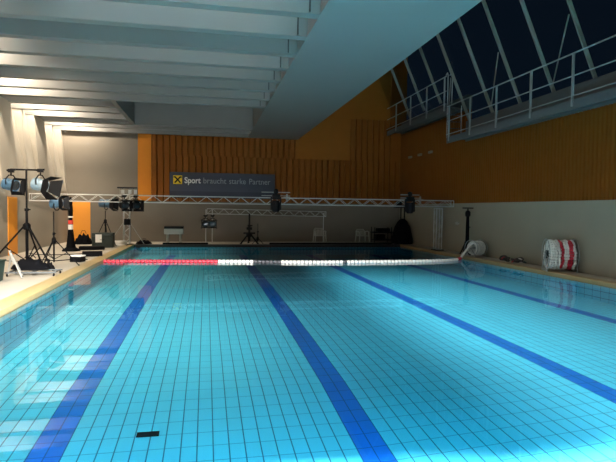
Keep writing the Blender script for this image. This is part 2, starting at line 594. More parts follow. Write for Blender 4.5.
# ------------------------------------------------------------------ sloped glazing
def gx(z):
    return 10.2 - (z - 5.3) / 2.25


w1 = sthing('window_1', 'steep sloped glazing above the walkway, dark outside')
zt = 12.2
MB().quad((gx(5.3) + .06, WF, 5.3), (gx(5.3) + .06, WB, 5.3), (gx(zt) + .06, WB, zt), (gx(zt) + .06, WF, zt)).build('pane', M_GLASS, w1)
for k in range(-8, 8):
    y = 12.31 + 1.69 * k
    if y < WF + .2 or y > WB - .1:
        continue
    z0 = 5.3 if y < 19.2 else 6.3
    b = MB().beam((gx(z0), y, z0), (gx(zt), y, zt), 0.045, 0.11, up=(2.25, 0, 1))
    b.build('mullion', M_MULL, w1)
for k in (-4, -2, 0, 2, 4):
    y = 12.31 + 1.69 * k
    MB().bar((gx(5.4) - .09, y + 1.62, 5.4), (gx(6.95) - .09, y + .06, 6.95), 0.02).build('brace', M_MULL, w1)
# far end of the glazing: narrow dark return wall
# ------------------------------------------------------------------ walkways
GX = 9.3


def walkway(name, label, y0, y1, z, posts, top, mid):
    t = thing(name, label, 'walkway', (WR, (y0 + y1) / 2, z))
    dx, dy, dz = -WR, -(y0 + y1) / 2, -z

    def P(x, y, zz):
        return (x + dx, y + dy, zz + dz)
    MB().box(GX + 0.02 + dx, 0.0, y0 + dy, y1 + dy, -0.05, 0.0).build('floor_grating', M_GREYD, t)
    MB().box(GX + dx - 0.01, GX + dx + 0.03, y0 + dy, y1 + dy, -0.22, 0.02).build('edge_beam', M_GREYD, t)
    MB().bar(P(GX - 0.02, y0, z + 0.12), P(GX - 0.02, y1, z + 0.12), 0.016).build('toe_rail', M_STEEL, t)
    MB().bar(P(GX, y0, z + top), P(GX, y1, z + top), 0.022).build('top_rail', M_STEEL, t)
    MB().bar(P(GX, y0, z + mid), P(GX, y1, z + mid), 0.018).build('middle_rail', M_STEEL, t)
    for y in posts:
        MB().beam(P(GX - 0.02, y, z - 0.15), P(GX - 0.02, y, z + top), 0.05, 0.05, up=(0, 1, 0)).build('post', M_STEEL, t)
    return t


walkway('service_walkway', 'long lower steel service walkway with railing under the sloped glazing', WF + 0.1, 19.2, 4.62,
        [y for y in (19.0, 17.36, 15.63, 13.79, 12.01, 10.2, 8.4, 6.6, 4.8)], 1.22, 0.64)
walkway('service_walkway', 'short upper steel service walkway with railing in the far corner', 19.35, WB - 0.05, 5.86,
        [19.45, 21.15, 22.95, 24.8], 1.2, 0.62)
lt = thing('access_ladder', 'short steel ladder between the lower and the upper walkway', 'ladder', (9.6, 19.2, 4.62))
for x in (-0.3, 0.3):
    MB().bar((x, 0, 0.0), (x, 0, 1.3), 0.022).build('rail', M_CHROME, lt)
for k in range(5):
    MB().bar((-0.3, 0, 0.12 + 0.26 * k), (0.3, 0, 0.12 + 0.26 * k), 0.016).build('rung', M_CHROME, lt)
MB().tube([(-0.3, 0, 1.3), (-0.3, 0, 2.45), (-0.28, 0.1, 2.56), (-.28, .22, 2.5)], 0.022).build('grab_rail', M_STEEL, lt)
MB().tube([(-0.12, 0, 1.3), (-0.12, 0, 2.45), (-0.12, 0.1, 2.56), (-.12, .22, 2.5)], 0.022).build('grab_rail', M_STEEL, lt)
for y, where in ((22.4, 'nearest the ladder'), (23.6, 'the middle one of three'), (24.8, 'nearest the back wall')):
    b = MB().cbox((0, 0, 0), (0.08, 0.36, 0.10)).build('wall_lamp', M_MULL)
    b.location = (WR - 0.04, y, 4.43)
    tag(b, 'small unlit wall lamp below the upper walkway, ' + where, 'lamp', group='unlit wall lamps under the upper walkway')

# ------------------------------------------------------------------ banner
bn = thing('sponsor_banner', 'long dark blue sponsor banner with yellow square logo hanging on the back wall', 'banner', (0.83, WB - 0.042, 2.86))
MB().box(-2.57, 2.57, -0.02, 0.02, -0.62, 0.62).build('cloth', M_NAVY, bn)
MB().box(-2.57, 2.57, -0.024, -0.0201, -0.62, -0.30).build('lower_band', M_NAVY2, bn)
lg = MB().box(-2.40, -1.98, -0.030, -0.021, 0.04, 0.46).build('logo', M_YEL, bn)
b = MB()
for s_ in (-1, 1):
    b.beam((-2.19 - 0.14, -0.034, 0.25 - s_ * 0.15), (-2.19 + 0.14, -0.034, 0.25 + s_ * 0.15), 0.07, 0.012, up=(0, 1, 0))
b.cbox((-2.35, -0.034, 0.25 + .13), (0.07, 0.012, 0.06)).cbox((-2.03, -0.034, 0.25 + .13), (0.07, 0.012, 0.06))
b.build('logo_cross', M_BLACK, lg)


def text_obj(s_, name, material, parent, x, z, size, bold=0.0, width=None):
    cu = bpy.data.curves.new(name, 'FONT')
    cu.body = s_
    cu.size = size
    cu.extrude = 0.004
    cu.offset = bold
    tmp = bpy.data.objects.new('tmp', cu)
    COL.objects.link(tmp)
    bpy.context.view_layer.update()
    me = bpy.data.meshes.new_from_object(tmp.evaluated_get(bpy.context.evaluated_depsgraph_get()))
    bpy.data.objects.remove(tmp, do_unlink=True)
    w0 = max(v.co.x for v in me.vertices)
    sx = width / w0 if width else 1.0
    for v in me.vertices:
        v.co = Vector((v.co.x * sx + x, -v.co.z - 0.028, v.co.y + z))
    me.materials.clear()
    me.materials.append(material)
    o = bpy.data.objects.new(name, me)
    COL.objects.link(o)
    o.parent = parent
    return o


for wd, x, ww, ml, bo in (('Sport', -1.87, .78, M_LETTERW, .009), ('braucht', -.98, 1.13, M_LETTER, 0), ('starke', .28, .83, M_LETTER, 0), ('Partner', 1.26, 1.08, M_LETTER, 0)):
    text_obj(wd, 'word', ml, bn, x, 0.10, 0.40, bo, width=ww)


# ------------------------------------------------------------------ lamps, stands
def fresnel(name, label, group, loc, aim, body, size=0.16, barn=0.20, clamp=True, length=0.36):
    """spotlight head hanging in a yoke; local -Y.. built along +X then aimed"""
    d = (Vector(aim) - Vector(loc))
    t = thing(name, label, 'spotlight', loc, 0, group)
    az = math.atan2(d.y, d.x)
    el = math.atan2(d.z, math.hypot(d.x, d.y))
    Mx = Matrix.Rotation(az, 4, 'Z') @ Matrix.Rotation(-el, 4, 'Y') @ Matrix.Rotation(math.pi / 2, 4, 'Y')
    s_ = size
    MB().lathe([(s_ * .55, -length * .62), (s_ * .85, -length * .55), (s_, -length * .35), (s_, length * .2), (s_ * 1.08, length * .22), (s_ * 1.08, length * .38)], 18, Mx).build('housing', body, t, smooth=True)
    MB().lathe([(s_ * .9, length * .385), (s_ * .9, length * .40), (s_ * .5, length * .43)], 16, Mx).build('lens', M_LENS, t, smooth=True)
    b = MB()
    for k in range(5):
        b.cbox((0, 0, 0), (0, 0, 0)) if False else None
        z = -length * .5 + k * length * .12
        b.lathe([(s_ * 1.03, z), (s_ * 1.06, z + .008), (s_ * 1.03, z + .016)], 18, Mx)
    b.build('cooling_fin', body, t)
    if barn > 0:
        for k in range(4):
            Rk = Mx @ Matrix.Rotation(k * math.pi / 2, 4, 'Z')
            z0, z1 = length * .39, length * .39 + barn
            a0, a1 = s_ * 1.0, s_ * 1.0 + barn * .55
            ps = [Rk @ Vector(p) for p in ((a0, -s_ * .95, z0), (a0, s_ * .95, z0), (a1, s_ * 1.6, z1), (a1, -s_ * 1.6, z1))]
            qs = [Rk @ Vector(p) for p in ((a0 + .008, -s_ * .95, z0), (a0 + .008, s_ * .95, z0), (a1 + .008, s_ * 1.6, z1), (a1 + .008, -s_ * 1.6, z1))]
            MB().hexa(ps, qs).build('barn_door', M_BLACK, t)
    Rz = Matrix.Rotation(az, 4, 'Z')
    if clamp:
        pts = [Rz @ Vector(p) for p in ((0, -s_ * 1.2, 0), (0, -s_ * 1.2, s_ * 1.0), (0, -s_ * .5, s_ * 1.7), (0, s_ * .5, s_ * 1.7), (0, s_ * 1.2, s_ * 1.0), (0, s_ * 1.2, 0))]
        MB().tube(pts, 0.016, 6).build('yoke', M_BLACK, t)
        MB().cbox((0, 0, s_ * 2.5), (0.13, 0.09, 0.09)).bar((0, 0, s_ * 1.6), (0, 0, s_ * 2.6), 0.02).bar((-.1, 0, s_ * 2.55), (.1, 0, s_ * 2.7), 0.025).build('clamp', M_BLACK, t)
    else:
        pts = [Rz @ Vector(p) for p in ((0, -s_ * 1.2, 0), (0, -s_ * 1.2, -s_ * 1.0), (0, -s_ * .5, -s_ * 1.5), (0, s_ * .5, -s_ * 1.5), (0, s_ * 1.2, -s_ * 1.0), (0, s_ * 1.2, 0))]
        MB().tube(pts, 0.016, 6).build('yoke', M_BLACK, t)
    return t


def stand(name, label, loc, h, hub, spread, angs, mt=M_BLACK, r=0.022, bar_w=0.0, group=None, thick=None, brace=True):
    t = thing(name, label, 'stand', loc, 0, group)
    MB().tube([(0, 0, 0.12), (0, 0, hub * .9), (0, 0, hub * .9 + .001), (0, 0, h * .6), (0, 0, h * .6 + .001), (0, 0, h)],
              [r * 1.3, r * 1.3, r * 1.1, r * 1.1, r * .85, r * .85]).build('pole', mt, t)
    MB().lathe([(r * 2.2, hub - .10), (r * 3.2, hub - .06), (r * 3.2, hub + .03), (r * 1.8, hub + .08)], 12).build('collar', M_BLACK, t)
    MB().lathe([(r * 1.8, h * .6 - .04), (r * 1.9, h * .6 + .03)], 10).bar((0, 0, h * .6), (r * 3.2, -r, h * .6), r * .6).build('lock_knob', M_BLACK, t)
    for a in angs:
        a = math.radians(a)
        c, s_ = math.cos(a), math.sin(a)
        l = MB().bar((c * r * 2, s_ * r * 2, hub), (c * spread, s_ * spread, 0.02), r * .8).build('leg', mt, t)
        MB().lathe([(r * 1.2, 0.0), (r * 1.2, 0.04)], 8, Matrix.Translation((c * spread, s_ * spread, 0))).build('rubber_foot', M_BLACK, l)
        if brace:
            MB().bar((c * spread * .5, s_ * spread * .5, hub * .51), (0, 0, 0.2), r * .5, 6).build('brace', mt, t)
    if bar_w > 0:
        MB().bar((-bar_w / 2, 0, h), (bar_w / 2, 0, h), r * .75).build('crossbar', M_BLACK, t)
    return t


Z = DZ
# tall stand at the left with two blue heads
S1 = (-4.58, 14.7, Z)
stand('lamp_stand', 'tall black tripod lamp stand with a crossbar, on the deck at far left', S1, 2.58, 1.12, 0.95, (200, 325, 85), r=0.03, bar_w=0.76)
fresnel('film_spotlight', 'blue spotlight with black barn doors at left end of crossbar', None, (-4.93, 14.66, 2.26), (-3.9, 14.2, 2.04), M_BLUE, 0.145, 0.12)
fresnel('film_spotlight', 'pale blue spotlight with wide black barn doors at right end of crossbar', None, (-4.23, 14.66, 2.27), (-3.2, 14.3, 2.03), M_PALEBLUE, 0.15, 0.26)
stand('lamp_stand', 'slim tripod stand carrying one small blue spotlight', (-4.06, 15.2, Z), 1.50, 0.72, 0.62, (250, 10, 130), mt=M_BLACK, r=0.018)
fresnel('film_spotlight', 'small blue spotlight on top of the slim stand', None, (-3.98, 15.2, 1.80), (-3.2, 15.0, 1.84), M_BLUE, 0.12, 0.13, clamp=False, length=.3)


def sandbag(label, loc, L, W, Hh, rz, parent_label='bag', mt=M_BLACKC, name='sandbag', cat='bag'):
    t = thing(name, label, cat, loc, rz)
    b = MB()
    n = 12
    rings = []
    pr = []
    for i in range(n + 1):
        u = -1 + 2 * i / n
        k = (1 - abs(u) ** 3) * .85 + .15
        rings.append((u * L / 2, W / 2 * k, Hh * k * (0.85 + .15 * math.sin(i * 2.3))))
    prev = None
    vs0 = None
    for (x, ww, hh) in rings:
        rg = [b.bm.verts.new((x, ww * math.cos(a) * (1 if math.sin(a) > 0 else .9), max(0.0, hh * math.sin(a)))) for a in [math.pi * q / 8 for q in range(9)]]
        if prev:
            for q in range(8):
                b.bm.faces.new((prev[q], prev[q + 1], rg[q + 1], rg[q]))
            b.bm.faces.new((prev[8], prev[0], rg[0], rg[8]))
        else:
            b.bm.faces.new(rg[::-1])
        prev = rg
    b.bm.faces.new(prev)
    b.build('bag_body', mt, t, smooth=True)
    MB().tube([(-L * .15, 0, Hh * .9), (-L * .08, 0, Hh * 1.15), (L * .08, 0, Hh * 1.15), (L * .15, 0, Hh * .9)], 0.012, 6).build('strap', M_BLACK, t)
    return t


sandbag('large black cloth bag lying on a low metal dolly at far left', (-4.14, 13.5, Z + .125), 0.84, 0.42, 0.29, 0.0)
dl = thing('floor_dolly', 'low flat metal dolly frame under the large black bag', 'dolly', (-4.0, 13.35, Z))
for y in (-0.28, 0.28):
    MB().beam((-0.55, y, 0.09), (0.55, y, 0.09), 0.04, 0.03).build('side_bar', M_GREYD, dl)
for x in (-0.5, 0.0, 0.5):
    MB().beam((x, -0.28, 0.09), (x, 0.28, 0.09), 0.04, 0.03).build('cross_bar', M_GREYD, dl)
for x in (-0.5, 0.5):
    for y in (-0.28, 0.28):
        MB().bar((x - .015, y, 0.035), (x + .015, y, 0.035), 0.035, 12).build('wheel', M_BLACK, dl)
bn2 = thing('storage_bin', 'green plastic bin at the far left edge of the deck', 'bin', (-4.60, 12.3, Z))
MB().hexa([(-.22, -.17, 0), (.22, -.17, 0), (.22, .17, 0), (-.22, .17, 0)], [(-.26, -.2, .42), (.26, -.2, .42), (.26, .2, .42), (-.26, .2, .42)]).build('bin_body', M_GREEN, bn2)
MB().box(-.28, .28, -.22, .22, .42, .46).build('lid', M_GREEN, bn2)
fs = thing('folded_stand', 'pale folded tripod stand leaning low beside the green bin', 'stand', (-4.30, 12.9, Z))
for i, (a, c) in enumerate((((-.05, 0, .55), (.25, -.25, .02)), ((-.05, 0, .55), (-.2, .2, .02)), ((-.05, 0, .55), (.12, .2, .02)))):
    MB().bar(a, c, 0.02).build('leg', M_WHITE, fs)
MB().bar((-.09, 0, .62), (.02, -.02, .30), 0.028).build('pole', M_WHITE, fs)
sandbag('small black bag on the deck beside the slim stand', (-3.98, 14.35, Z), 0.34, 0.26, 0.24, 0.4)

# pole wrapped in black cloth with red and white tape
cp = thing('wrapped_pole', 'black wrapped pole with red and white tape and flared foot', 'pole', (-4.92, 20.6, Z))
MB().lathe([(0.32, 0), (0.30, .05), (0.17, .14), (0.12, .45), (0.09, .75)], 16, wob=.08).build('flared_foot', M_BLACKC, cp, smooth=True)
MB().lathe([(0.085, .75), (0.07, 1.2), (0.085, 1.5), (0.06, 1.9), (0.03, 2.0)], 14, wob=.06).build('wrapping', M_BLACKC, cp, smooth=True)
MB().lathe([(0.088, .80), (0.088, .98)], 14).build('white_tape', M_WHITEPAPER, cp)
MB().lathe([(0.088, 1.0), (0.088, 1.14)], 14).build('red_tape', M_RED, cp)
MB().lathe([(0.088, 1.24), (0.088, 1.29)], 14).build('red_tape', M_WHITEPAPER, cp)


def case(name, label, cat, loc, d, mt, rz=0.0, lidmat=None, group=None):
    t = thing(name, label, cat, loc, rz, group)
    MB().box(-d[0] / 2, d[0] / 2, -d[1] / 2, d[1] / 2, 0, d[2] * .78).build('case_body', mt, t, bevel=0.015)
    MB().box(-d[0] / 2 - .005, d[0] / 2 + .005, -d[1] / 2 - .005, d[1] / 2 + .005, d[2] * .79, d[2]).build('lid', lidmat or mt, t, bevel=0.015)
    MB().tube([(-.08, -d[1] / 2 - .005, d[2] * .55), (-.08, -d[1] / 2 - .04, d[2] * .55), (.08, -d[1] / 2 - .04, d[2] * .55), (.08, -d[1] / 2 - .005, d[2] * .55)], .01, 6).build('handle', M_BLACK, t)
    return t


sandbag('lumpy black equipment bag in front of the orange back door', (-5.30, 24.4, Z), 0.75, 0.5, 0.52, 0.0)
stand('lamp_stand', 'black tripod stand holding a lamp beside the dark green crate', (-4.19, 23.3, Z), 1.50, 1.05, 0.55, (215, 330, 90), r=0.02)
fresnel('film_spotlight', 'dark spotlight with blue back on the stand beside the crate', None, (-4.15, 23.3, 1.88), (-3.2, 23.1, 1.84), M_BLUE, 0.17, 0.22, clamp=False, length=.5)
gc = case('storage_crate', 'dark green crate with white paper on its lid', 'crate', (-4.10, 22.4, Z), (0.80, 0.5, 0.60), M_DKGREEN)
MB().box(-.26, -.02, -.262, -.256, .22, .54).box(-.26, -.02, -.26, .1, .523, .53).build('paper', M_WHITEPAPER, gc)

# small cases and cables on the left deck
case('equipment_case', 'flat black equipment case lying near the pool edge', 'case', (-3.72, 18.4, Z), (0.62, 0.4, 0.16), M_BLACK, 0.2)
case('equipment_case', 'small black case with white label closest to the coping', 'case', (-3.75, 16.5, Z), (0.34, 0.3, 0.20), M_BLACK, -0.3, lidmat=M_WHITEPAPER)
case('equipment_case', 'low black case behind the wrapped pole', 'case', (-4.3, 21.2, Z), (0.9, 0.4, 0.14), M_BLACK, 0.1)


def cable(label, pts, r=0.014, mt=M_BLACK):
    o = MB().tube([(x, y, Z + r) for x, y in pts], r, 6).build('power_cable', mt)
    return tag(o, label, 'cable')


cable('black cable snaking across the left deck past the slim stand', [(-6.2, 17.0), (-5.5, 16.6), (-4.9, 17.1), (-4.4, 16.7), (-3.9, 17.3), (-3.6, 17.1)])
cable('black cable running along the deck behind the flat case', [(-6.0, 19.5), (-5.6, 18.9), (-4.9, 18.8), (-4.2, 19.2), (-3.6, 19.0)])

# ------------------------------------------------------------------ truss
def truss_member(t, a, b, n_, sec, mt, faces=('f', 'b', 't')):
    """box truss from a to b in local coords (a, b = axis points), n_ bays"""
    a, b = Vector(a), Vector(b)
    ax = (b - a).normalized()
    up = Vector((0, 0, 1)) if abs(ax.z) < .9 else Vector((1, 0, 0))
    sd = ax.cross(up).normalized()
    up = sd.cross(ax).normalized()
    h = sec / 2
    c = {(i, j): sd * (i * h) + up * (j * h) for i in (-1, 1) for j in (-1, 1)}
    for k, o in c.items():
        MB().bar(a + o, b + o, 0.017, 8).build('chord', mt, t)
    L = (b - a).length
    prs = {'f': ((1, -1), (1, 1)), 'b': ((-1, -1), (-1, 1)), 't': ((-1, 1), (1, 1))}
    for fkey in faces:
        p, q = prs[fkey]
        for i in range(n_):
            s0 = a + ax * (L * i / n_)
            s1 = a + ax * (L * (i + 1) / n_)
            p0, p1 = (p, q) if i % 2 == 0 else (q, p)
            MB().bar(s0 + c[p0], s1 + c[p1], 0.009, 6).build('diagonal', mt, t)
    for s in (a, b):
        for p, q in (prs['f'], prs['b']):
            MB().bar(s + c[p], s + c[q], 0.014, 6).build('end_strut', mt, t)


TZ = 2.04
tr = thing('lighting_truss', 'long aluminium lattice truss spanning the pool below the banner', 'truss', (0, 20.0, TZ))
truss_member(tr, (-6.1, 0, 0), (10.0, 0, 0), 50, 0.25, M_ALU, faces=('f', 'b'))
tw = thing('truss_tower', 'upright lattice truss tower at the far left pool corner beside the orange door', 'truss', (-3.42, 24.0, Z + .012))
truss_member(tw, (0, 0, 0.04), (0, 0, 2.2), 9, 0.25, M_ALU, faces=('f', 'b'))
MB().cbox((0, 0, 0.015), (0.5, 0.5, 0.03)).build('base_plate', M_BLACK, tw)
MB().cbox((0.05, -.2, 1.0), (0.26, 0.14, 0.26)).build('control_box', M_BLACK, tw)
for s_ in (-1, 1):
    MB().bar((s_ * .12, 0, 1.0), (s_ * .75, -.1, 0.02), 0.014).build('outrigger', M_STEEL, tw)
tw2 = thing('truss_tower', 'upright lattice truss tower at the far right pool corner', 'truss', (9.55, 20.35, Z + .012))
truss_member(tw2, (0, 0, 0.04), (0, 0, TZ - .2 - Z), 9, 0.25, M_ALU, faces=('f', 'b'))
MB().cbox((0, 0, 0.015), (0.4, 0.4, 0.03)).build('base_plate', M_BLACK, tw2)
# coiled chain at tower foot
b = MB()
for k in range(5):
    b.ring((0.0, 0, 0.03 + 0.04 * k), (0.05 * (k % 2), 0.04, 1), 0.24 - 0.015 * (k % 3), 0.024, 26, 6)
co = b.build('coiled_rope', M_FLOATW)
co.location = (-3.58, 23.3, Z + 0.014)
tag(co, 'pale coiled rope lying at the foot of the left truss tower', 'rope')
sandbag('long black bag at the corner beside the left truss tower', (-2.75, 24.5, Z + .012), 0.7, .4, .2, 0.1)

# small truss frame at the far end
t2 = thing('lighting_truss', 'small lattice truss frame on the far deck under the long truss', 'truss', (0, 25.3, Z))
truss_member(t2, (0.05, 0, 1.52), (5.85, 0, 1.44), 22, 0.24, M_ALU, faces=('f', 'b'))
for x in (0.0, 0.30):
    MB().bar((x, 0, 0.0), (x, 0, 1.6), 0.022).build('leg', M_ALU, t2)
MB().bar((5.75, 0, 0.0), (5.75, 0, 1.5), 0.022).build('leg', M_ALU, t2)
for k, x in enumerate((0.0, 0.33)):
    fresnel('floodlight', ('dark floodlight on the left leg of the small truss frame, outer one', 'dark floodlight on the left leg of the small truss frame, inner one')[k],
            'floodlights on the small truss frame', (x - .02, 25.0, 1.00), (x, 20, 0.6), M_BLACK, 0.15, 0.05, length=.25)

# lamps on the long truss
def truss_lamp(x, label, aim, body=M_BLACK, size=.14, z=TZ - .45, y=19.87, grp='lamps hanging from the long truss'):
    return fresnel('film_spotlight', label, grp, (x, y, z), aim, body, size, .12, length=.34)


truss_lamp(-2.92, 'black lamp hanging under the truss in front of the left tower', (-2.5, 19.2, 1.75), z=1.80, size=.13)
truss_lamp(-2.52, 'black lamp hanging under the truss, on the banner side of the left tower', (-2.1, 19.2, 1.75), z=1.80, size=.13)
hb = thing('lamp_bracket', 'bright metal bracket frame on top of the truss over the two hanging lamps', 'bracket', (-2.78, 20.0, TZ + .15))
MB().tube([(-.3, 0, 0), (-.3, 0, .22), (.3, 0, .22), (.3, 0, 0)], .018, 6).build('hoop', M_CHROME, hb)
for x in (-.2, .05, .25):
    MB().cbox((x, -.05, .10), (.10, .14, .14)).build('clamp', M_STEEL, hb)
MB().cbox((-.05, 0, .25), (.7, .08, .05)).build('top_box', M_BLACK, hb)


def moving_head(x, label, z=TZ, w_=1.1, bar=True):
    t = thing('moving_head_lamp', label, 'lamp', (x, 19.78, z))
    MB().lathe([(.10, -.42), (.15, -.36), (.16, -.10), (.13, 0.02)], 16).build('head', M_BLACK, t, smooth=True)
    MB().cbox((0, 0, .16), (.30, .24, .20)).build('base_box', M_BLACK, t, bevel=.02)
    for s_ in (-1, 1):
        MB().cbox((s_ * .18, 0, -.1), (.04, .12, .5)).build('arm', M_BLACK, t, bevel=.01)
    MB().cbox((0, .10, .115), (.07, .20, .07)).build('truss_hook', M_BLACK, t)
    MB().lathe([(.05, .26), (.09, .30), (.09, .42), (.04, .46)], 12).build('top_cap', M_BLACK, t, smooth=True)
    if bar:
        MB().bar((-w_ / 2, 0, .33), (w_ / 2, 0, .33), .018).bar((-w_ / 2, 0, .20), (w_ / 2, 0, .20), .014).build('crossbar', M_STEEL, t)
        MB().cbox((.42, -.05, .12), (.05, .05, .3)).cbox((.42, .03, .09), (.05, .16, .05)).cbox((.42, -.05, .14), (.26, .04, .04)).build('clamp', M_STEEL, t)
    return t


moving_head(2.62, 'black stage lamp with silver crossbar on the truss beside the banner')
moving_head(8.05, 'black stage lamp on the truss above the black draped stand', w_=.8)
sb = MB().lathe([(.05, -.06), (.09, 0), (.05, .06)], 12).build('wall_float', M_WHITE)
sb.location = (WR - .06, 19.6, 1.25)
tag(sb, 'small round white knob on the right wall beside the corner stand', 'knob')

# ------------------------------------------------------------------ far deck things
def block(label, x):
    t = thing('starting_block', label, 'starting block', (x, 24.35, Z + .012))
    MB().box(-.42, .42, -.25, .35, .45, .70).build('platform', M_WHITE, t, bevel=.02)
    MB().box(-.42, .42, -.25, .36, .705, .80).build('top_pad', M_BLACK, t)
    for s_ in (-1, 1):
        MB().box(s_ * .28 - .05, s_ * .28 + .05, -.12, .22, 0, .45).build('leg', M_PALE, t)
    return t


block('white starting block with black top at the far pool end', -1.42)
st = stand('lamp_stand', 'thick black stand pole with short splayed feet on the far deck', (2.0, 24.5, Z + .012), 1.42, 0.42, 0.42, (200, 340, 90), r=.045, brace=False)
MB().cbox((0, 0, .72), (.26, .12, .12)).cbox((0, 0, .5), (.55, .1, .08)).build('knob_box', M_BLACK, st)
stand('lamp_stand', 'thin black stand pole beside the thick one on the far deck', (2.40, 24.5, Z + .012), 0.95, 0.25, 0.25, (200, 340, 90), r=.018, brace=False)
MB_bar = MB().beam((-1.9, 24.05, Z + .055), (0.1, 24.05, Z + .055), .06, .08).build('edge_tube', M_BLACK)
tag(MB_bar, 'dark tube lying along the far pool edge beside the starting block', 'tube')
MB_bar = MB().beam((2.9, 24.05, Z + .055), (8.9, 24.05, Z + .055), .06, .08).build('edge_tube', M_BLACK)
tag(MB_bar, 'long dark tube lying along the far pool edge before the plastic chairs', 'tube')


def chair(label, x, rz=0.0, h=.74):
    t = thing('plastic_chair', label, 'chair', (x, 24.75, Z), rz, None)
    MB().hexa([(-.23, -.22, .38), (.23, -.22, .38), (.21, .2, .36), (-.21, .2, .36)], [(-.23, -.22, .41), (.23, -.22, .41), (.21, .2, .39), (-.21, .2, .39)]).build('seat', M_PALE, t, bevel=.01)
    b = MB()
    for i in range(7):
        x0 = -.20 + i * .0667
        b.beam((x0, .19, .39), (x0 * 1.1, .27, h - .05), .042, .015, up=(0, 1, 0))
    b.tube([(-.22, .19, .39), (-.24, .26, h - .1), (-.17, .28, h), (.17, .28, h), (.24, .26, h - .1), (.22, .19, .39)], .02, 8)
    b.build('backrest', M_PALE, t)
    for s_ in (-1, 1):
        MB().tube([(s_ * .25, .2, .60), (s_ * .28, 0, .62), (s_ * .27, -.2, .58)], .02, 6).build('armrest', M_PALE, t)
        for y0, y1 in ((-.2, -.24), (.2, .25)):
            MB().beam((s_ * .24, y0, .58 if y0 < 0 else .60), (s_ * .28, y1, 0), .05, .03, up=(0, 1, 0)).build('leg', M_PALE, t)
    return t


chair('white plastic garden chair on the far deck beside the small truss leg', 5.45, 0.0)
chair('white plastic garden chair on the far deck closer to the draped stand', 7.62, 0.15, h=.70)

dp = thing('draped_stand', 'tall stand hidden under a black cloth at the far right corner', 'stand', (9.6, 24.5, Z + .012))
MB().lathe([(.50, 0.0), (.52, .25), (.44, .55), (.36, .85), (.24, 1.1), (.12, 1.22), (.07, 1.25)], 24, wob=.07, lobes=7).build('cloth', M_BLACKC, dp, smooth=True)
for x in (-.09, .10):
    MB().bar((x, 0, 1.1), (x, 0, 1.80), .03).build('pole', M_BLACK, dp)
MB().cbox((0, 0, 1.86), (.8, .4, .14)).cbox((-.2, 0, 2.0), (.25, .2, .2)).build('lamp_box', M_BLACK, dp, bevel=.02)
cr = thing('equipment_cart', 'dark equipment cart loaded with boxes left of the draped stand', 'cart', (8.95, 25.62, Z))
MB().box(-.55, .45, -.3, .3, .50, .56).build('upper_shelf', M_BLACK, cr)
MB().box(-.5, .42, -.28, .28, .12, .17).build('lower_shelf', M_BLACK, cr)
for x in (-.5, .4):
    for y in (-.27, .27):
        MB().bar((x, y, 0.0), (x, y, .8), .02).build('post', M_BLACK, cr)
MB().box(-.3, .35, -.2, .2, .56, .74).build('black_box', M_BLACKC, cr, bevel=.02)
MB().box(-.4, .1, -.2, .2, .17, .42).build('black_box', M_BLACKC, cr, bevel=.02)

S4 = (9.80, 18.3, Z)
s4 = stand('lamp_stand', 'black stand with dark lamp head beside the right wall', S4, 1.75, .45, .25, (150, 270, 30), r=.032, brace=False)
MB().lathe([(.14, 0.02), (.15, .1), (.07, .5), (.065, 1.1), (.05, 1.6)], 12).build('wrapping', M_BLACKC, s4, smooth=True)
MB().lathe([(.07, 1.45), (.10, 1.5), (.10, 1.62), (.06, 1.68)], 12).bar((-.22, 0, 1.78), (.22, 0, 1.78), .02).build('head_bracket', M_BLACK, s4)

# ------------------------------------------------------------------ lane rope
def interp(pts, s_):
    acc = 0
    for a, b in zip(pts, pts[1:]):
        L = (b - a).length
        if s_ <= acc + L:
            return a + (b - a) * ((s_ - acc) / L)
        acc += L
    return pts[-1]


def densify(pts, n=6):
    out = []
    P = [pts[0]] + pts + [pts[-1]]
    for i in range(1, len(P) - 2):
        for k in range(n):
            t = k / n
            p0, p1, p2, p3 = P[i - 1], P[i], P[i + 1], P[i + 2]
            out.append(0.5 * ((2 * p1) + (-p0 + p2) * t + (2 * p0 - 5 * p1 + 4 * p2 - p3) * t * t + (-p0 + 3 * p1 - 3 * p2 + p3) * t ** 3))
    out.append(pts[-1])
    return out


rope = thing('lane_rope', 'floating lane rope across the pool, red on the left and white beyond', 'lane rope', (0, 16.8, 0.0))
path = [Vector(p) for p in ((-3.14, 17.05, .03), (0.4, 16.80, .03), (2.9, 16.40, .03), (4.8, 16.30, .03), (7.2, 16.40, .03), (8.4, 16.7, .03), (8.95, 17.15, .05))]
path = [p - Vector((0, 16.8, 0)) for p in densify(path)]
total = sum((b - a).length for a, b in zip(path, path[1:]))
MB().tube(path, 0.012, 6).build('steel_cable', M_STEEL, rope)
protos = {}
NF = 98
for i in range(NF):
    s0 = total * (i + .5) / NF
    p = interp(path, s0)
    q = interp(path, min(total, s0 + .05)) - interp(path, max(0, s0 - .05))
    x = p.x
    if x < 0.4 or i >= NF - 3:
        key, mt = 'red', M_FLOATR
    elif 1.55 < x < 2.35 or 4.35 < x < 4.55:
        key, mt = 'dark', M_FLOATK
    else:
        key, mt = 'white', M_FLOATW
    if key not in protos:
        L = total / NF * .47
        My = Matrix.Rotation(math.pi / 2, 4, 'Y')
        o = MB().lathe([(.02, -L), (.052, -L * .85), (.06, -L * .3), (.06, L * .3), (.052, L * .85), (.02, L)], 12, My).build('float', mt, rope, smooth=True)
        o['label'] = key + ' float disc'
        protos[key] = o
    else:
        o = protos[key].copy()
        COL.objects.link(o)
        o.parent = rope
    o.location = p
    o.rotation_euler = (0, 0, math.atan2(q.y, q.x))

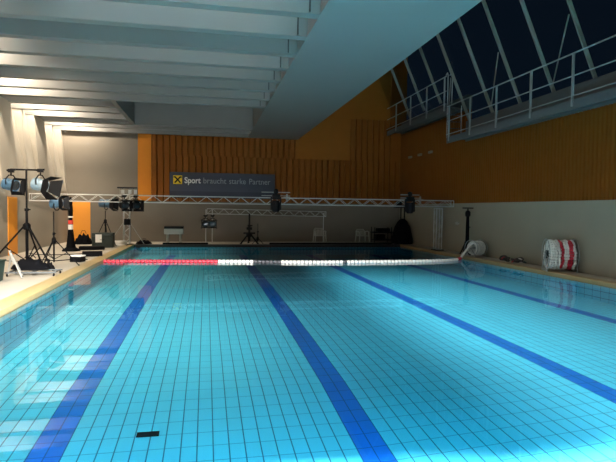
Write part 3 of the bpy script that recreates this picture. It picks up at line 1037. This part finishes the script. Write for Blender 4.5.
# small pile of white lane rope at the right edge with the loose end rising to it
sr = thing('rope_reel', 'small reel of white lane rope on the right deck with its end trailing', 'reel', (9.62, 17.3, Z + .012))
b = MB()
ax = Vector((.92, .38, 0)).normalized()
for k in range(6):
    c_ = ax * (-.20 + .08 * k) + Vector((0, 0, .32))
    for q in range(20):
        th = 2 * math.pi * q / 20
        a_ = Vector((-ax.y, ax.x, 0))
        p = c_ + (a_ * math.cos(th) + Vector((0, 0, 1)) * math.sin(th)) * (.20 + .025 * (k % 2))
        b.lathe([(.015, -.035), (.042, -.02), (.042, .02), (.015, .035)], 7, Matrix.Translation(p) @ Matrix.Rotation(th * 1.0 + k, 4, ax.orthogonal()))
b.build('wound_rope', M_FLOATW, sr, smooth=True)
MB().ring(ax * -.26 + Vector((0, 0, .32)), ax, .29, .012).ring(ax * .26 + Vector((0, 0, .32)), ax, .29, .012).build('rim', M_STEEL, sr)
b = MB().bar(ax * -.3 + Vector((0, 0, .32)), ax * .3 + Vector((0, 0, .32)), .02)
for s_ in (-1, 1):
    c_ = ax * (.28 * s_)
    b.bar(c_ + Vector((0, 0, .32)), c_ + Vector((-.1, .22, 0)), .014).bar(c_ + Vector((0, 0, .32)), c_ + Vector((.1, -.22, 0)), .014)
b.build('frame', M_STEEL, sr)
tl = [Vector((-.67, -.15, -.04)), Vector((-.55, -.10, .10)), Vector((-.30, -.02, .33)), Vector((-.12, .0, .47))]
MB().tube(densify(tl, 6), .045, 8).build('loose_end', M_FLOATW, sr, smooth=True)

for i, (x, y, lb) in enumerate(((9.72, 15.55, 'small dark reddish clump of rope beside the right wall'), (9.62, 14.75, 'dark tangled rope clump with pale pieces nearer the big reel'))):
    t = thing('rope_clump', lb, 'rope', (x, y, Z + .012))
    b = MB()
    for k in range(4 + 2 * i):
        b.ring((random.uniform(-.12, .12), random.uniform(-.15, .15), .07 + .02 * k), (random.uniform(-.5, .5), random.uniform(-.5, .5), 1), .10, .022, 16, 6)
    b.build('dark_strand', M_DARK, t)
    if i:
        MB().ring((.05, -.1, .12), (.6, .2, .6), .08, .022, 14, 6).build('pale_strand', M_FLOATW, t)
    MB().ring((-.06, .08, .10), (-.5, .3, .7), .08, .022, 14, 6).build('red_strand', M_FLOATR, t)

# big reel
bx, by = 9.70, 12.85
br = thing('lane_line_reel', 'large reel wound with white and red lane lines on the right deck', 'reel', (bx, by, Z + .012))
br.scale = (.93, .93, .98)
ax = Vector((.93, -.36, 0)).normalized()
sd = Vector((-ax.y, ax.x, 0))
CZ = .47
RO = .375
pat = 'WWWWRWWRRW'
n_w = len(pat)
for k, ch in enumerate(pat):
    off = (-.36 + .72 * (k + .5) / n_w)
    b = MB()
    nb = 30
    for q in range(nb):
        th = 2 * math.pi * q / nb
        rad = sd * math.cos(th) + Vector((0, 0, 1)) * math.sin(th)
        tan = -sd * math.sin(th) + Vector((0, 0, 1)) * math.cos(th)
        wob = .012 * math.sin(q * 1.7 + k)
        p = ax * (off + wob + .02 * math.sin(th + k)) + rad * (RO + .012 * math.sin(k * 2.1 + q)) + Vector((0, 0, CZ))
        Mq = Matrix.Translation(p) @ tan.to_track_quat('Z', 'Y').to_matrix().to_4x4()
        b.lathe([(.018, -.040), (.044, -.030), (.046, .0), (.044, .030), (.018, .040)], 8, Mq)
    # inner layer seen from the side
    if k in (0, n_w - 1):
        for rr, nn in ((.29, 24), (.20, 16)):
            for q in range(nn):
                th = 2 * math.pi * q / nn
                rad = sd * math.cos(th) + Vector((0, 0, 1)) * math.sin(th)
                tan = -sd * math.sin(th) + Vector((0, 0, 1)) * math.cos(th)
                Mq = Matrix.Translation(ax * off + rad * rr + Vector((0, 0, CZ))) @ tan.to_track_quat('Z', 'Y').to_matrix().to_4x4()
                b.lathe([(.018, -.036), (.042, -.026), (.042, .026), (.018, .036)], 8, Mq)
    b.build('lane_line', M_FLOATR if ch == 'R' else M_FLOATW, br, smooth=True)
for s_ in (-1, 1):
    c_ = ax * (.40 * s_) + Vector((0, 0, CZ))
    MB().ring(c_, ax, .44, .010, 36, 6).build('rim', M_STEEL, br)
    b = MB()
    for q in range(6):
        th = math.pi * q / 3 + .3
        b.bar(c_, c_ + (sd * math.cos(th) + Vector((0, 0, 1)) * math.sin(th)) * .44, .008, 6)
    b.build('spoke', M_STEEL, br)
    b = MB()
    c2 = ax * (.425 * s_)
    b.bar(c2 + Vector((0, 0, CZ)), c2 + sd * .30, .016).bar(c2 + Vector((0, 0, CZ)), c2 - sd * .30, .016).bar(c2 + sd * .30 + Vector((0, 0, .012)), c2 - sd * .30 + Vector((0, 0, .012)), .014)
    b.build('side_frame', M_STEEL, br)
MB().lathe([(.12, -.40), (.12, .40)], 14, Matrix.Translation((0, 0, CZ)) @ ax.to_track_quat('Z', 'Y').to_matrix().to_4x4()).build('drum', M_DARK, br)
MB().bar(ax * -.44 + Vector((0, 0, CZ)), ax * .44 + Vector((0, 0, CZ)), .02).build('axle', M_STEEL, br)
